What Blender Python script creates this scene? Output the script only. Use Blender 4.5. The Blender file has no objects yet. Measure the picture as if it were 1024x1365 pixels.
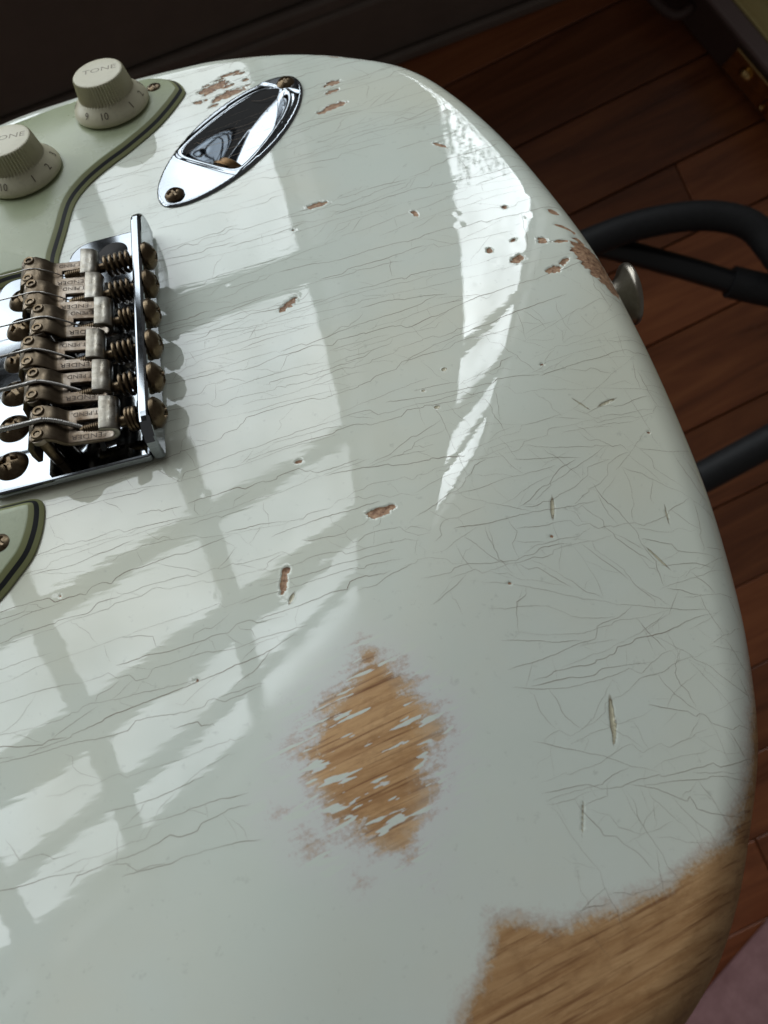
import bpy, bmesh, math, random
import numpy as np
from mathutils import Vector, Matrix, noise
from mathutils.geometry import delaunay_2d_cdt

# ------------------------------------------------------------------ camera, world, light
scene = bpy.context.scene
col = scene.collection
MM = 0.001
CAM_H = 1.0                                    # camera height above the floor (m)
# guitar axes (x: towards the tail, y: towards the treble side, z: out of the top) in the room
A = Matrix(((0.765051, 0.534994, 0.358437),
            (-0.643340, 0.610362, 0.462138),
            (0.028465, -0.584156, 0.811142)))
CAMG = Vector((85.491, -151.297, 139.779))     # camera in guitar coordinates (mm)

cam = bpy.data.cameras.new('camera')
cam.sensor_fit = 'HORIZONTAL'; cam.sensor_width = 36.0
cam.lens = 1050.68 / 1024 * 36.0
cam.clip_start = 0.01; cam.clip_end = 50
cam.dof.use_dof = True
cam.dof.focus_distance = 0.19
cam.dof.aperture_fstop = 34.0
cobj = bpy.data.objects.new('camera', cam); col.objects.link(cobj)
cr = Matrix(((0.58655, -0.80929, -0.03176), (-0.80952, -0.58458, -0.0543), (0.02538, 0.05756, -0.99802)))
cm = Matrix((cr.col[0], -cr.col[1], -cr.col[2])).transposed().to_4x4()
cm.translation = (0, 0, CAM_H)
cobj.matrix_world = cm
scene.camera = cobj

world = bpy.data.worlds.new('World'); scene.world = world
world.use_nodes = True
bg = world.node_tree.nodes['Background']
bg.inputs['Color'].default_value = (1.0, 0.97, 0.93, 1); bg.inputs['Strength'].default_value = 0.068

WIN_Y = 1.5
WIN_L = 2.75                                    # radiance of the daylight outside
def daylight(name, x0, x1, z0, z1, lum):
    li = bpy.data.lights.new(name, 'AREA'); li.shape = 'RECTANGLE'
    li.size = x1 - x0; li.size_y = z1 - z0
    li.color = (0.915, 0.985, 1.03)
    li.energy = lum * math.pi * (x1 - x0) * (z1 - z0)
    # thin cloud outside: slow variation of the sky's brightness
    li.use_nodes = True; nt = li.node_tree; em = nt.nodes['Emission']
    ge = nt.nodes.new('ShaderNodeNewGeometry'); no = nt.nodes.new('ShaderNodeTexNoise'); mr = nt.nodes.new('ShaderNodeMapRange')
    no.inputs['Scale'].default_value = 2.6; no.inputs['Detail'].default_value = 5; no.inputs['Roughness'].default_value = .55
    for k, x in zip(('From Min', 'From Max', 'To Min', 'To Max'), (.34, .66, .60, 1.45)): mr.inputs[k].default_value = x
    nt.links.new(ge.outputs['Position'], no.inputs['Vector']); nt.links.new(no.outputs['Fac'], mr.inputs['Value']); nt.links.new(mr.outputs['Result'], em.inputs['Strength'])
    o = bpy.data.objects.new(name, li); col.objects.link(o)
    o.location = ((x0 + x1) / 2, WIN_Y + 0.11, (z0 + z1) / 2)
    o.rotation_euler = (math.radians(-90), 0, 0)   # shines towards -Y
    return o
daylight('daylight_in_window', -0.55, 1.25, 0.30, 2.15, WIN_L)
daylight('daylight_in_window', 1.76, 2.42, 0.30, 2.15, WIN_L * 2.2)

scene.view_settings.view_transform = 'Standard'
scene.view_settings.look = 'None'
scene.view_settings.exposure = 0.35
scene.view_settings.gamma = 1.0
scene.render.engine = 'CYCLES'
scene.cycles.max_bounces = 8
scene.cycles.sample_clamp_indirect = 6.0

random.seed(7)
rnd = random.Random(11)

# ------------------------------------------------------------------ materials
def mat(name, color=(.5, .5, .5), rough=.5, metal=0.0, spec=.5):
    m = bpy.data.materials.new(name); m.use_nodes = True
    b = m.node_tree.nodes['Principled BSDF']
    b.inputs['Base Color'].default_value = (*color, 1)
    b.inputs['Roughness'].default_value = rough
    b.inputs['Metallic'].default_value = metal
    b.inputs['Specular IOR Level'].default_value = spec
    return m
class NT:
    """tiny helper for node trees"""
    def __init__(s, m): s.t = m.node_tree; s.n = s.t.nodes; s.l = s.t.links; s.b = s.n['Principled BSDF']
    def new(s, ty, **kw):
        n = s.n.new(ty)
        for k, v in kw.items():
            if k in ('operation', 'blend_type', 'data_type', 'attribute_name', 'noise_dimensions', 'feature', 'wave_type', 'bands_direction', 'interpolation_type'): setattr(n, k, v)
            else: n.inputs[k].default_value = v
        return n
    def link(s, a, b): s.l.new(a, b)
    def coord(s, scale=(1, 1, 1), which='Object', rot=(0, 0, 0)):
        t = s.n.new('ShaderNodeTexCoord'); mp = s.n.new('ShaderNodeMapping')
        mp.inputs['Scale'].default_value = scale; src = t.outputs[which]
        if any(rot):
            m0 = s.n.new('ShaderNodeMapping'); m0.inputs['Rotation'].default_value = rot
            s.link(src, m0.inputs['Vector']); src = m0.outputs['Vector']
        s.link(src, mp.inputs['Vector']); return mp.outputs['Vector']
    def noise(s, vec, scale, detail=4, rough=.55, dist=0.0):
        n = s.new('ShaderNodeTexNoise', Scale=scale, Detail=detail, Roughness=rough, Distortion=dist)
        s.link(vec, n.inputs['Vector']); return n.outputs['Fac']
    def math(s, op, a, b=None, c=None, clamp=False):
        n = s.n.new('ShaderNodeMath'); n.operation = op; n.use_clamp = clamp
        for i, v in enumerate((a, b, c)):
            if v is None: continue
            if isinstance(v, (int, float)): n.inputs[i].default_value = v
            else: s.link(v, n.inputs[i])
        return n.outputs[0]
    def maprange(s, v, a, b, c=0.0, d=1.0, smooth=False):
        n = s.n.new('ShaderNodeMapRange'); n.interpolation_type = 'SMOOTHSTEP' if smooth else 'LINEAR'
        s.link(v, n.inputs['Value'])
        for k, x in zip(('From Min', 'From Max', 'To Min', 'To Max'), (a, b, c, d)): n.inputs[k].default_value = x
        return n.outputs['Result']
    def mix(s, f, a, b, mode='MIX'):
        n = s.n.new('ShaderNodeMix'); n.data_type = 'RGBA'; n.blend_type = mode
        if isinstance(f, (int, float)): n.inputs[0].default_value = f
        else: s.link(f, n.inputs[0])
        for i, v in ((6, a), (7, b)):
            if isinstance(v, tuple): n.inputs[i].default_value = (*v, 1)
            else: s.link(v, n.inputs[i])
        return n.outputs[2]
    def mixf(s, f, a, b):
        n = s.n.new('ShaderNodeMix'); n.data_type = 'FLOAT'
        if isinstance(f, (int, float)): n.inputs[0].default_value = f
        else: s.link(f, n.inputs[0])
        for i, v in ((2, a), (3, b)):
            if isinstance(v, (int, float)): n.inputs[i].default_value = v
            else: s.link(v, n.inputs[i])
        return n.outputs[0]
    def ramp(s, v, stops):
        n = s.n.new('ShaderNodeValToRGB'); e = n.color_ramp.elements
        while len(e) < len(stops): e.new(.5)
        for el, (p, c) in zip(e, stops): el.position = p; el.color = (*c, 1)
        s.link(v, n.inputs['Fac']); return n.outputs['Color']
    def attr(s, name):
        n = s.n.new('ShaderNodeAttribute'); n.attribute_name = name; return n.outputs['Fac']
    def bump(s, h, strength, dist, prev=None):
        n = s.n.new('ShaderNodeBump'); n.inputs['Strength'].default_value = strength; n.inputs['Distance'].default_value = dist
        s.link(h, n.inputs['Height'])
        if prev is not None: s.link(prev, n.inputs['Normal'])
        return n.outputs['Normal']

def body_material():
    m = mat('aged_lacquer'); t = NT(m)
    co = t.coord()
    # lacquer
    n1 = t.noise(co, 14, 5, .6); n2 = t.noise(co, 70, 4, .6)
    paint = t.ramp(n1, [(.30, (.690, .750, .665)), (.50, (.720, .765, .680)), (.72, (.745, .755, .640))])
    paint = t.mix(t.maprange(n2, .45, .8, 0, .25), paint, (.655, .695, .605))
    yel = t.noise(co, 9, 3, .5)
    paint = t.mix(t.maprange(yel, .46, .70, 0, .7, True), paint, (.745, .735, .585))
    grime = t.noise(co, 420, 3, .7)
    paint = t.mix(t.maprange(grime, .63, .78, 0, .34), paint, (.36, .37, .31))
    # bare wood
    gco = t.coord((24, 380, 90), rot=(0, 0, math.radians(-13))); g = t.noise(gco, 1.0, 7, .7, .5)
    gco2 = t.coord((45, 1500, 150), rot=(0, 0, math.radians(-13))); g2 = t.noise(gco2, 1.0, 3, .6)
    wood = t.ramp(g, [(.26, (.30, .140, .055)), (.42, (.47, .260, .112)), (.56, (.60, .360, .170)), (.76, (.71, .45, .225))])
    wood = t.mix(t.maprange(g2, .55, .68, 0, .85), wood, (.20, .080, .030))
    curl = t.noise(t.coord((260, 520, 300), rot=(0, 0, math.radians(-13))), 1.0, 4, .7)
    wood = t.mix(t.maprange(curl, .48, .70, 0, .45), wood, (.26, .125, .048))
    fkw = t.attr('flaky')
    wood = t.mix(t.mixf(fkw, .26, 0.0), wood, (.17, .080, .030))     # arm-rubbed wood is mixed darker than the central patch
    # worn areas: signed distance (mm, inside positive) + ragged noise along the grain
    wear = t.attr('wear')
    sco = t.coord((75, 620, 620), rot=(0, 0, math.radians(-13))); s1 = t.noise(sco, 1.0, 3, .6)
    sco2 = t.coord((130, 760, 760), rot=(0, 0, math.radians(-13))); s1b = t.noise(sco2, 1.0, 2, .5)
    fz = t.noise(co, 170, 6, .72)
    fz2 = t.noise(co, 1300, 3, .7)
    fk = t.attr('flaky')
    amp = t.math('MULTIPLY_ADD', fk, .62, .38)
    w = t.math('ADD', wear, t.math('MULTIPLY', t.math('MULTIPLY', t.math('SUBTRACT', fz, .5), 13.0), amp))
    w = t.math('ADD', w, t.math('MULTIPLY', t.math('MULTIPLY', t.math('SUBTRACT', fz2, .5), 8.5), amp))
    w = t.math('ADD', w, t.math('MULTIPLY', t.math('MULTIPLY', t.math('SUBTRACT', s1, .5), 13.0), fk))
    flake = t.math('MULTIPLY', t.maprange(s1b, .60, .66, 0, 1), fk)      # islands of lacquer left along the grain
    w = t.math('SUBTRACT', w, t.math('MULTIPLY', flake, 18.0))
    wm = t.maprange(w, -1.2, 2.0, 0, 1, True)
    film = t.maprange(t.math('ADD', wear, t.math('MULTIPLY', t.math('SUBTRACT', fz, .5), 9.0)), -3.0, 4.5, .50, 1.0, True)   # thin rubbed film of lacquer near the edge
    film = t.mixf(fk, 1.0, film)
    wm = t.math('MULTIPLY', wm, film)
    halo = t.math('MULTIPLY', t.maprange(w, -11.0, .4, 0, 1, True), t.math('SUBTRACT', 1.0, wm))
    c = t.mix(t.math('MULTIPLY', t.math('MULTIPLY', halo, .60), t.math('MULTIPLY_ADD', fk, .85, .15)), paint, (.72, .69, .70))
    brn = t.math('MULTIPLY', t.maprange(w, -2.6, .2, 0, 1, True), t.math('SUBTRACT', 1.0, wm))
    c = t.mix(t.math('MULTIPLY', brn, .45), c, (.52, .38, .33))
    c = t.mix(wm, c, wood)
    # chips
    ch = t.attr('chip'); cmk = t.maprange(ch, 0.0, .10, 0, 1, True)
    cn = t.noise(co, 900, 4, .7)
    chipc = t.ramp(cn, [(.28, (.09, .043, .025)), (.45, (.33, .185, .108)), (.58, (.47, .29, .175)), (.74, (.62, .42, .26))])
    rim = t.math('MULTIPLY', t.maprange(ch, -.55, -.02, 0, 1, True), t.math('SUBTRACT', 1.0, cmk))
    c = t.mix(t.math('MULTIPLY', rim, .25), c, (.66, .68, .60))
    c = t.mix(cmk, c, chipc)
    dn = t.attr('nick'); dmk = t.maprange(dn, 0, .10, 0, 1, True)
    c = t.mix(dmk, c, (.60, .56, .40))
    c = t.mix(t.math('MULTIPLY', t.maprange(dn, -.5, .02, 0, 1, True), t.math('SUBTRACT', 1.0, dmk)), c, (.24, .20, .13))
    t.link(c, t.b.inputs['Base Color'])
    worn = t.math('MAXIMUM', wm, cmk)
    soft = t.math('MULTIPLY', t.maprange(wear, -16, -1, 0, 1, True), .16)   # lacquer rubbed dull round the bare wood
    smudge = t.noise(co, 26, 5, .65, 1.5)                          # handling marks: patches of slightly hazed gloss
    scr = t.noise(t.coord((40, 900, 900), rot=(0, 0, .6)), 1.0, 4, .7)
    ro = t.math('ADD', t.maprange(n2, .3, .8, .010, .024), soft)
    ro = t.math('ADD', ro, t.maprange(smudge, .50, .74, 0, .030, True))
    ro = t.math('ADD', ro, t.maprange(scr, .60, .74, 0, .022))
    t.link(t.mixf(worn, ro, .55), t.b.inputs['Roughness'])
    t.b.inputs['IOR'].default_value = 1.53
    t.link(t.mixf(worn, .5, .3), t.b.inputs['Specular IOR Level'])
    # fine relief: gently sunken lacquer over the grain, ridged finish
    rco = t.coord((26, 190, 190)); r = t.noise(rco, 1.0, 3, .6)
    nb = t.bump(r, .22, .00008)
    orange = t.noise(co, 55, 3, .5)
    nb = t.bump(orange, .20, .00018, nb)
    nb = t.bump(t.math('MULTIPLY', g, worn), .5, .00025, nb)
    hgt = t.math('MULTIPLY', worn, -1.0)
    nb = t.bump(hgt, .5, .00025, nb)
    t.link(nb, t.b.inputs['Normal'])
    return m
def plain_noise(name, stops, rough, scale=120, metal=0.0, bump=0.0, rr=None, grime=.35, vary=0.0):
    m = mat(name, rough=rough, metal=metal); t = NT(m); co = t.coord()
    n = t.noise(co, scale, 6, .65); t.link(t.ramp(n, stops), t.b.inputs['Base Color'])
    fine = t.noise(co, 700, 5, .75); gr = t.noise(co, 45, 4, .6)
    oi = t.n.new('ShaderNodeObjectInfo')
    base = t.b.inputs['Base Color'].links[0].from_socket
    dirt = t.math('MULTIPLY', t.maprange(fine, .52, .70, 0, 1), t.maprange(gr, .40, .66, .08, .55))
    c2 = t.mix(t.math('MULTIPLY', dirt, grime), base, (.05, .036, .022))
    hs = t.n.new('ShaderNodeHueSaturation'); t.link(c2, hs.inputs['Color']); t.link(t.maprange(oi.outputs['Random'], 0, 1, 1 - vary, 1 + vary), hs.inputs['Value'])
    t.link(hs.outputs[0], t.b.inputs['Base Color'])
    if rr: t.link(t.maprange(t.noise(co, scale * 2.3, 4, .6), .3, .75, rr[0], rr[1]), t.b.inputs['Roughness'])
    if bump: t.link(t.bump(t.noise(co, scale * 4, 3, .6), bump, .0002), t.b.inputs['Normal'])
    return m
M = {}
M['body'] = body_material()
M['crack'] = mat('crack_line', (.20, .135, .085), .6)
M['chrome'] = plain_noise('chrome', [(.2, (.265, .288, .312)), (.8, (.295, .315, .335))], .04, 40, 1.0, 0, (.03, .09))
M['nickel'] = plain_noise('tarnished_nickel', [(.25, (.20, .165, .115)), (.5, (.36, .315, .24)), (.75, (.52, .47, .385))], .34, 260, 1.0, .15, (.26, .46))
M['saddle'] = plain_noise('tarnished_saddle', [(.32, (.10, .066, .042)), (.46, (.225, .175, .130)), (.58, (.31, .26, .21)), (.72, (.40, .36, .31))], .36, 190, 1.0, .15, (.30, .50), grime=1.0, vary=.16)
M['saddle_dark'] = plain_noise('tarnished_saddle_dark', [(.25, (.085, .062, .040)), (.5, (.15, .115, .078)), (.78, (.23, .185, .13))], .36, 190, 1.0, .15, (.28, .45), grime=1.0, vary=.16)  # darker tone of the saddle metal, set on the humps
M['saddle_pale'] = plain_noise('tarnished_saddle_pale', [(.30, (.17, .145, .11)), (.5, (.31, .285, .24)), (.70, (.43, .41, .365))], .34, 220, 1.0, .15, (.26, .42), grime=1.0, vary=.16)  # paler tone of the saddle metal, set on the rear flaps
M['bronze'] = plain_noise('aged_screw', [(.25, (.075, .052, .030)), (.5, (.145, .105, .064)), (.8, (.26, .205, .135))], .30, 300, 1.0, .1, (.24, .42), grime=1.0, vary=.16)
M['stamp'] = mat('stamped_groove', (.045, .028, .018), .7)
M['mint'] = plain_noise('mint_plastic', [(.3, (.345, .39, .245)), (.7, (.385, .42, .265))], .30, 30, 0, 0, (.24, .36))
M['mint_edge'] = mat('mint_edge', (.25, .26, .115), .45)
M['black_ply'] = mat('black_ply', (.014, .015, .017), .4)
M['knob'] = plain_noise('aged_white_plastic', [(.3, (.56, .52, .37)), (.7, (.62, .58, .42))], .38, 60, 0, 0, (.32, .45))
M['ink'] = mat('worn_numeral_ink', (.085, .06, .04), .6)
M['ink_gold'] = mat('embossed_word_shade', (.24, .20, .13), .5)
M['steel'] = mat('wound_string', (.55, .53, .50), .28, 1.0)
M['foam'] = plain_noise('black_foam', [(.3, (.004, .004, .0045)), (.7, (.010, .010, .011))], .6, 200, 0, .4)
M['tube'] = mat('black_painted_tube', (.010, .010, .011), .32)
M['button'] = plain_noise('brushed_nickel', [(.3, (.27, .24, .20)), (.7, (.40, .365, .31))], .30, 200, 1.0)
def wood_floor():
    m = mat('red_brown_boards', rough=.35); t = NT(m)
    oi = t.n.new('ShaderNodeObjectInfo')
    co = t.coord((3.0, 30, 30))
    add = t.n.new('ShaderNodeVectorMath'); add.operation = 'ADD'
    cx = t.n.new('ShaderNodeCombineXYZ')
    t.link(t.math('MULTIPLY', oi.outputs['Random'], 40.0), cx.inputs[0]); t.link(t.math('MULTIPLY', oi.outputs['Random'], 17.0), cx.inputs[1])
    t.link(co, add.inputs[0]); t.link(cx.outputs[0], add.inputs[1])
    g = t.noise(add.outputs[0], 1.0, 6, .65, 1.2)
    c = t.ramp(g, [(.28, (.15, .045, .017)), (.5, (.30, .095, .035)), (.75, (.45, .155, .056))])
    hsv = t.n.new('ShaderNodeHueSaturation'); t.link(c, hsv.inputs['Color'])
    t.link(t.maprange(oi.outputs['Random'], 0, 1, .58, 1.22), hsv.inputs['Value'])
    t.link(hsv.outputs[0], t.b.inputs['Base Color'])
    t.link(t.maprange(g, .3, .8, .26, .42), t.b.inputs['Roughness'])
    t.link(t.bump(g, .2, .0006), t.b.inputs['Normal'])
    return m
M['floor'] = wood_floor()
M['subfloor'] = mat('dark_subfloor', (.012, .006, .004), .8)
M['wall'] = plain_noise('dim_wall_paint', [(.3, (.16, .125, .105)), (.7, (.19, .15, .125))], .6, 20)
M['frame'] = mat('window_frame_paint', (.16, .155, .15), .6)
M['tolex'] = plain_noise('brown_tolex', [(.3, (.060, .034, .028)), (.7, (.10, .06, .05))], .5, 900, 0, .6)
M['lining'] = plain_noise('yellow_plush', [(.3, (.66, .54, .22)), (.7, (.80, .68, .32))], .95, 500, 0, .6)
M['binding'] = mat('case_rim_band', (.24, .18, .175), .45)
M['socket'] = mat('dull_socket', (.16, .095, .045), .4, 1.0)
M['brass'] = plain_noise('aged_brass', [(.3, (.50, .31, .12)), (.7, (.80, .56, .25))], .22, 100, 1.0)
M['pink'] = plain_noise('dusty_pink_cloth', [(.3, (.30, .16, .16)), (.7, (.44, .25, .25))], .95, 34, 0, .5)
M['leaf'] = mat('shrub_leaf', (.05, .09, .03), .5)
M['dark'] = mat('dark_recess', (.012, .010, .009), .8)
M['maple'] = mat('maple', (.50, .32, .14), .35)

# ------------------------------------------------------------------ mesh helpers (all guitar shapes in mm)
def mkobj(name, verts, faces, material, parent=None, smooth=True, scale=MM, fmat=None, sharp=None):
    me = bpy.data.meshes.new(name)
    me.from_pydata([tuple(c * scale for c in v) for v in verts], [], faces)
    mats = material if isinstance(material, (list, tuple)) else [material]
    for mm in mats: me.materials.append(mm)
    if fmat: me.polygons.foreach_set('material_index', fmat)
    if smooth: me.polygons.foreach_set('use_smooth', [True] * len(me.polygons))
    me.update()
    if smooth and sharp: me.set_sharp_from_angle(angle=math.radians(sharp))
    o = bpy.data.objects.new(name, me); col.objects.link(o)
    if parent: o.parent = parent
    return o
def inst(name, me, parent, loc=(0, 0, 0), rot=None):
    o = bpy.data.objects.new(name, me); col.objects.link(o); o.parent = parent
    m = rot.to_4x4() if rot is not None else Matrix.Identity(4)
    m.translation = Vector(loc) * MM
    o.matrix_local = m
    return o
def bevel(o, w, seg=2, ang=35):
    b = o.modifiers.new('bevel', 'BEVEL'); b.width = w; b.segments = seg; b.limit_method = 'ANGLE'; b.angle_limit = math.radians(ang)
    return o
def box(v, f, x0, x1, y0, y1, z0, z1):
    b = len(v)
    v += [(x0, y0, z0), (x1, y0, z0), (x1, y1, z0), (x0, y1, z0), (x0, y0, z1), (x1, y0, z1), (x1, y1, z1), (x0, y1, z1)]
    f += [tuple(b + i for i in q) for q in ((0, 3, 2, 1), (4, 5, 6, 7), (0, 1, 5, 4), (1, 2, 6, 5), (2, 3, 7, 6), (3, 0, 4, 7))]
def tube(v, f, pts, r, n=12, caps=True):
    pts = [Vector(p) for p in pts]; b0 = len(v); up = None
    for i, p in enumerate(pts):
        t = (pts[min(i + 1, len(pts) - 1)] - pts[max(i - 1, 0)]).normalized()
        if up is None: up = t.orthogonal().normalized()
        up = (up - up.dot(t) * t).normalized(); s = t.cross(up)
        rr = r[i] if isinstance(r, (list, tuple)) else r
        for k in range(n):
            a = 2 * math.pi * k / n
            v.append(tuple(p + up * (rr * math.cos(a)) + s * (rr * math.sin(a))))
    for i in range(len(pts) - 1):
        for k in range(n):
            a = b0 + i * n + k; b = b0 + i * n + (k + 1) % n
            f.append((a, b, b + n, a + n))
    if caps:
        f.append(tuple(b0 + k for k in reversed(range(n))))
        e = b0 + (len(pts) - 1) * n; f.append(tuple(e + k for k in range(n)))
def lathe(prof, n=48, cap0=True, cap1=True):
    v, f = [], []
    for r, z in prof:
        for k in range(n):
            a = 2 * math.pi * k / n; v.append((r * math.cos(a), r * math.sin(a), z))
    for i in range(len(prof) - 1):
        for k in range(n):
            a = i * n + k; b = i * n + (k + 1) % n; f.append((a, b, b + n, a + n))
    if cap0: f.append(tuple(reversed(range(n))))
    if cap1: f.append(tuple((len(prof) - 1) * n + k for k in range(n)))
    return v, f
def catmull(pts, step, closed=True):
    P = [np.array(p, float) for p in pts]; out = []; n = len(P)
    for i in range(n if closed else n - 1):
        p0, p1, p2, p3 = (P[(i + k) % n] if closed else P[min(max(i + k, 0), n - 1)] for k in (-1, 0, 1, 2))
        m = max(1, int(np.linalg.norm(p2 - p1) / step))
        for j in range(m):
            t = j / m
            out.append(.5 * ((2 * p1) + (-p0 + p2) * t + (2 * p0 - 5 * p1 + 4 * p2 - p3) * t * t + (-p0 + 3 * p1 - 3 * p2 + p3) * t ** 3))
    if not closed: out.append(P[-1])
    return np.array(out)
def resample(poly, step):
    d = np.r_[0, np.cumsum(np.linalg.norm(np.diff(np.vstack([poly, poly[:1]]), axis=0), axis=1))]
    n = int(d[-1] / step); s = np.linspace(0, d[-1], n, endpoint=False); q = np.vstack([poly, poly[:1]])
    return np.c_[np.interp(s, d, q[:, 0]), np.interp(s, d, q[:, 1])]
def inside(poly, P):
    x, y = P[:, 0], P[:, 1]; r = np.zeros(len(P), bool)
    for (x1, y1), (x2, y2) in zip(poly, np.roll(poly, -1, axis=0)):
        c = (y1 > y) != (y2 > y)
        if not c.any(): continue
        xi = (x2 - x1) * (y - y1) / ((y2 - y1) if y2 != y1 else 1e-9) + x1
        r ^= c & (x < xi)
    return r
def seg_dist(poly, P, closed=True):
    d = np.full(len(P), 1e9); q = np.roll(poly, -1, axis=0) if closed else poly[1:]
    for a, b in zip(poly if closed else poly[:-1], q):
        ab = b - a; t = np.clip(((P - a) @ ab) / max(ab @ ab, 1e-9), 0, 1)
        d = np.minimum(d, np.linalg.norm(P - (a + t[:, None] * ab), axis=1))
    return d
def tag(o, label, cat, group=None):
    o['label'] = label; o['category'] = cat
    if group: o['group'] = group
    return o
def empty(name, loc=(0, 0, 0)):
    o = bpy.data.objects.new(name, None); col.objects.link(o); o.location = loc; o.empty_display_size = .02
    return o
def font_mesh(s, size):
    cu = bpy.data.curves.new('lettering', 'FONT'); cu.body = s; cu.size = size; cu.align_x = 'CENTER'; cu.align_y = 'CENTER'
    cu.resolution_u = 3
    o = bpy.data.objects.new('lettering_source', cu); col.objects.link(o)
    bpy.context.view_layer.update()
    me = bpy.data.meshes.new_from_object(o)
    bpy.data.objects.remove(o); return me

# ------------------------------------------------------------------ floor, low wall
floor_o = mkobj('floor', *(lambda v, f: (box(v, f, -2.2, 2.6, -2.4, 2.2, -.06, -.018), (v, f))[1])([], []), M['subfloor'], None, False, 1.0)
floor_o['kind'] = 'structure'
PA = math.radians(-28.0)
offs = [.169, .081, -.022, -.142]
while offs[-1] > -1.35: offs.append(offs[-1] - .105)
while offs[0] < .62: offs.insert(0, offs[0] + .104)
prng = random.Random(5)
for i in range(len(offs) - 1):
    y1, y0 = offs[i], offs[i + 1]
    x = -1.3 - prng.random() * .9
    while x < 1.9:
        L = .9 + prng.random() * .7
        v, f = [], []
        box(v, f, -L / 2 + .0008, L / 2 - .0008, -(y1 - y0) / 2 + .0009, (y1 - y0) / 2 - .0009, -.018, 0.0 + (prng.random() - .5) * .0006)
        o = mkobj('plank', v, f, M['floor'], floor_o, False, 1.0)
        bevel(o, .0012, 1)
        cxp, cyp = x + L / 2, (y0 + y1) / 2
        o.location = (cxp * math.cos(PA) - cyp * math.sin(PA), cxp * math.sin(PA) + cyp * math.cos(PA), 0)
        o.rotation_euler = (0, 0, PA)
        x += L
WA = math.radians(-33.0)
wall = empty('low_wall', (.545 * .47, .839 * .47, 0)); wall.rotation_euler = (0, 0, WA)
tag(wall, 'low dark painted wall with a moulded baseboard behind the guitar', 'wall')
v, f = [], []; box(v, f, -1.0, 1.5, 0, .10, 0.001, .385); mkobj('wall_panel', v, f, M['wall'], wall, False, 1.0)
v, f = [], []; box(v, f, -1.0, 1.5, -.016, -.0005, 0.001, .135); bevel(mkobj('baseboard', v, f, M['wall'], wall, False, 1.0), .004)
v, f = [], []; box(v, f, -1.0, 1.5, -.026, -.0165, 0.001, .022); bevel(mkobj('shoe_moulding', v, f, M['wall'], wall, False, 1.0), .006, 3)
v, f = [], []; box(v, f, -1.0, 1.5, -.011, -.0005, .1355, .158); bevel(mkobj('cap_moulding', v, f, M['wall'], wall, False, 1.0), .005, 3)
v, f = [], []; box(v, f, -1.0, 1.5, -.02, .12, .3855, .41); bevel(mkobj('ledge', v, f, M['wall'], wall, False, 1.0), .006, 3)

# ------------------------------------------------------------------ windows that light the guitar
def window(label, x0, x1, z0, z1, vbars, hbars):
    w = empty('window', ((x0 + x1) / 2, WIN_Y, 0)); cx = (x0 + x1) / 2
    tag(w, label, 'window', None)
    def bar(name, a0, a1, b0, b1, d0=-.02, d1=.02):
        v, f = [], []; box(v, f, a0 - cx, a1 - cx, d0, d1, b0, b1); bevel(mkobj(name, v, f, M['frame'], w, False, 1.0), .004)
    bar('stile', x0 - .12, x0, 0.001, z1 + .12, -.03, .05); bar('stile', x1, x1 + .12, 0.001, z1 + .12, -.03, .05)
    bar('head', x0, x1, z1, z1 + .12, -.03, .05); bar('bottom_panel', x0, x1, 0.001, z0, -.03, .05)
    for a, wd in vbars: bar('muntin', a - wd / 2, a + wd / 2, z0, z1, -.012, .012)
    for b, wd in hbars: bar('rail', x0, x1, b - wd / 2, b + wd / 2, -.018, .018)
    return w
HB = [(.92, .085), (1.385, .048), (1.672, .105), (1.882, .042), (2.05, .040)]
window('tall window with dark muntins and three upright bars, lighting the guitar', -.55, 1.25, .30, 2.15, [(-.045, .05), (.245, .05), (.676, .055)], HB)
window('narrow window without upright bars, beyond a broad pier', 1.76, 2.42, .30, 2.15, [], [(1.385, .048), (1.672, .105), (1.882, .042)])
# shrub outside the narrow window, close to the glass
shrub = empty('shrub', (2.09, WIN_Y + .06, 0)); tag(shrub, 'leafy shrub outside the narrow window', 'shrub')
srng = random.Random(9); v, f = [], []
for i in range(1150):
    a = srng.random() * 6.28; rr = srng.random() ** .5
    x, z = (srng.random() - .5) * .74, .25 + .62 * srng.random() ** 1.25
    y = srng.uniform(-.018, .03); L = srng.uniform(.009, .019); t = srng.random() * 6.28; b = len(v)
    c_, s_ = math.cos(t), math.sin(t)
    for du, dv in ((-1, 0), (0, -.45), (1, 0), (0, .45)): v.append((x + L * (du * c_ - dv * s_), y + srng.uniform(-.004, .004), z + L * (du * s_ + dv * c_)))
    f.append((b, b + 1, b + 2, b + 3))
mkobj('foliage', v, f, M['leaf'], shrub, False, 1.0)['kind'] = 'stuff'
v, f = [], []
for x in (-.16, -.03, .11): tube(v, f, [(x * .4, .01, .001), (x, .005, .3), (x * 1.3, 0, .75)], .006, 8)
mkobj('stem', v, f, M['leaf'], shrub, True, 1.0)

# ------------------------------------------------------------------ the guitar
guitar = bpy.data.objects.new('electric_guitar', None); col.objects.link(guitar)
gm = A.to_4x4(); gm.translation = (A @ (-CAMG)) * MM + Vector((0, 0, CAM_H))
guitar.matrix_world = gm; guitar.empty_display_size = .05
tag(guitar, 'pale worn electric guitar with crackled lacquer, chrome bridge and mint pickguard', 'guitar')

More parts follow.
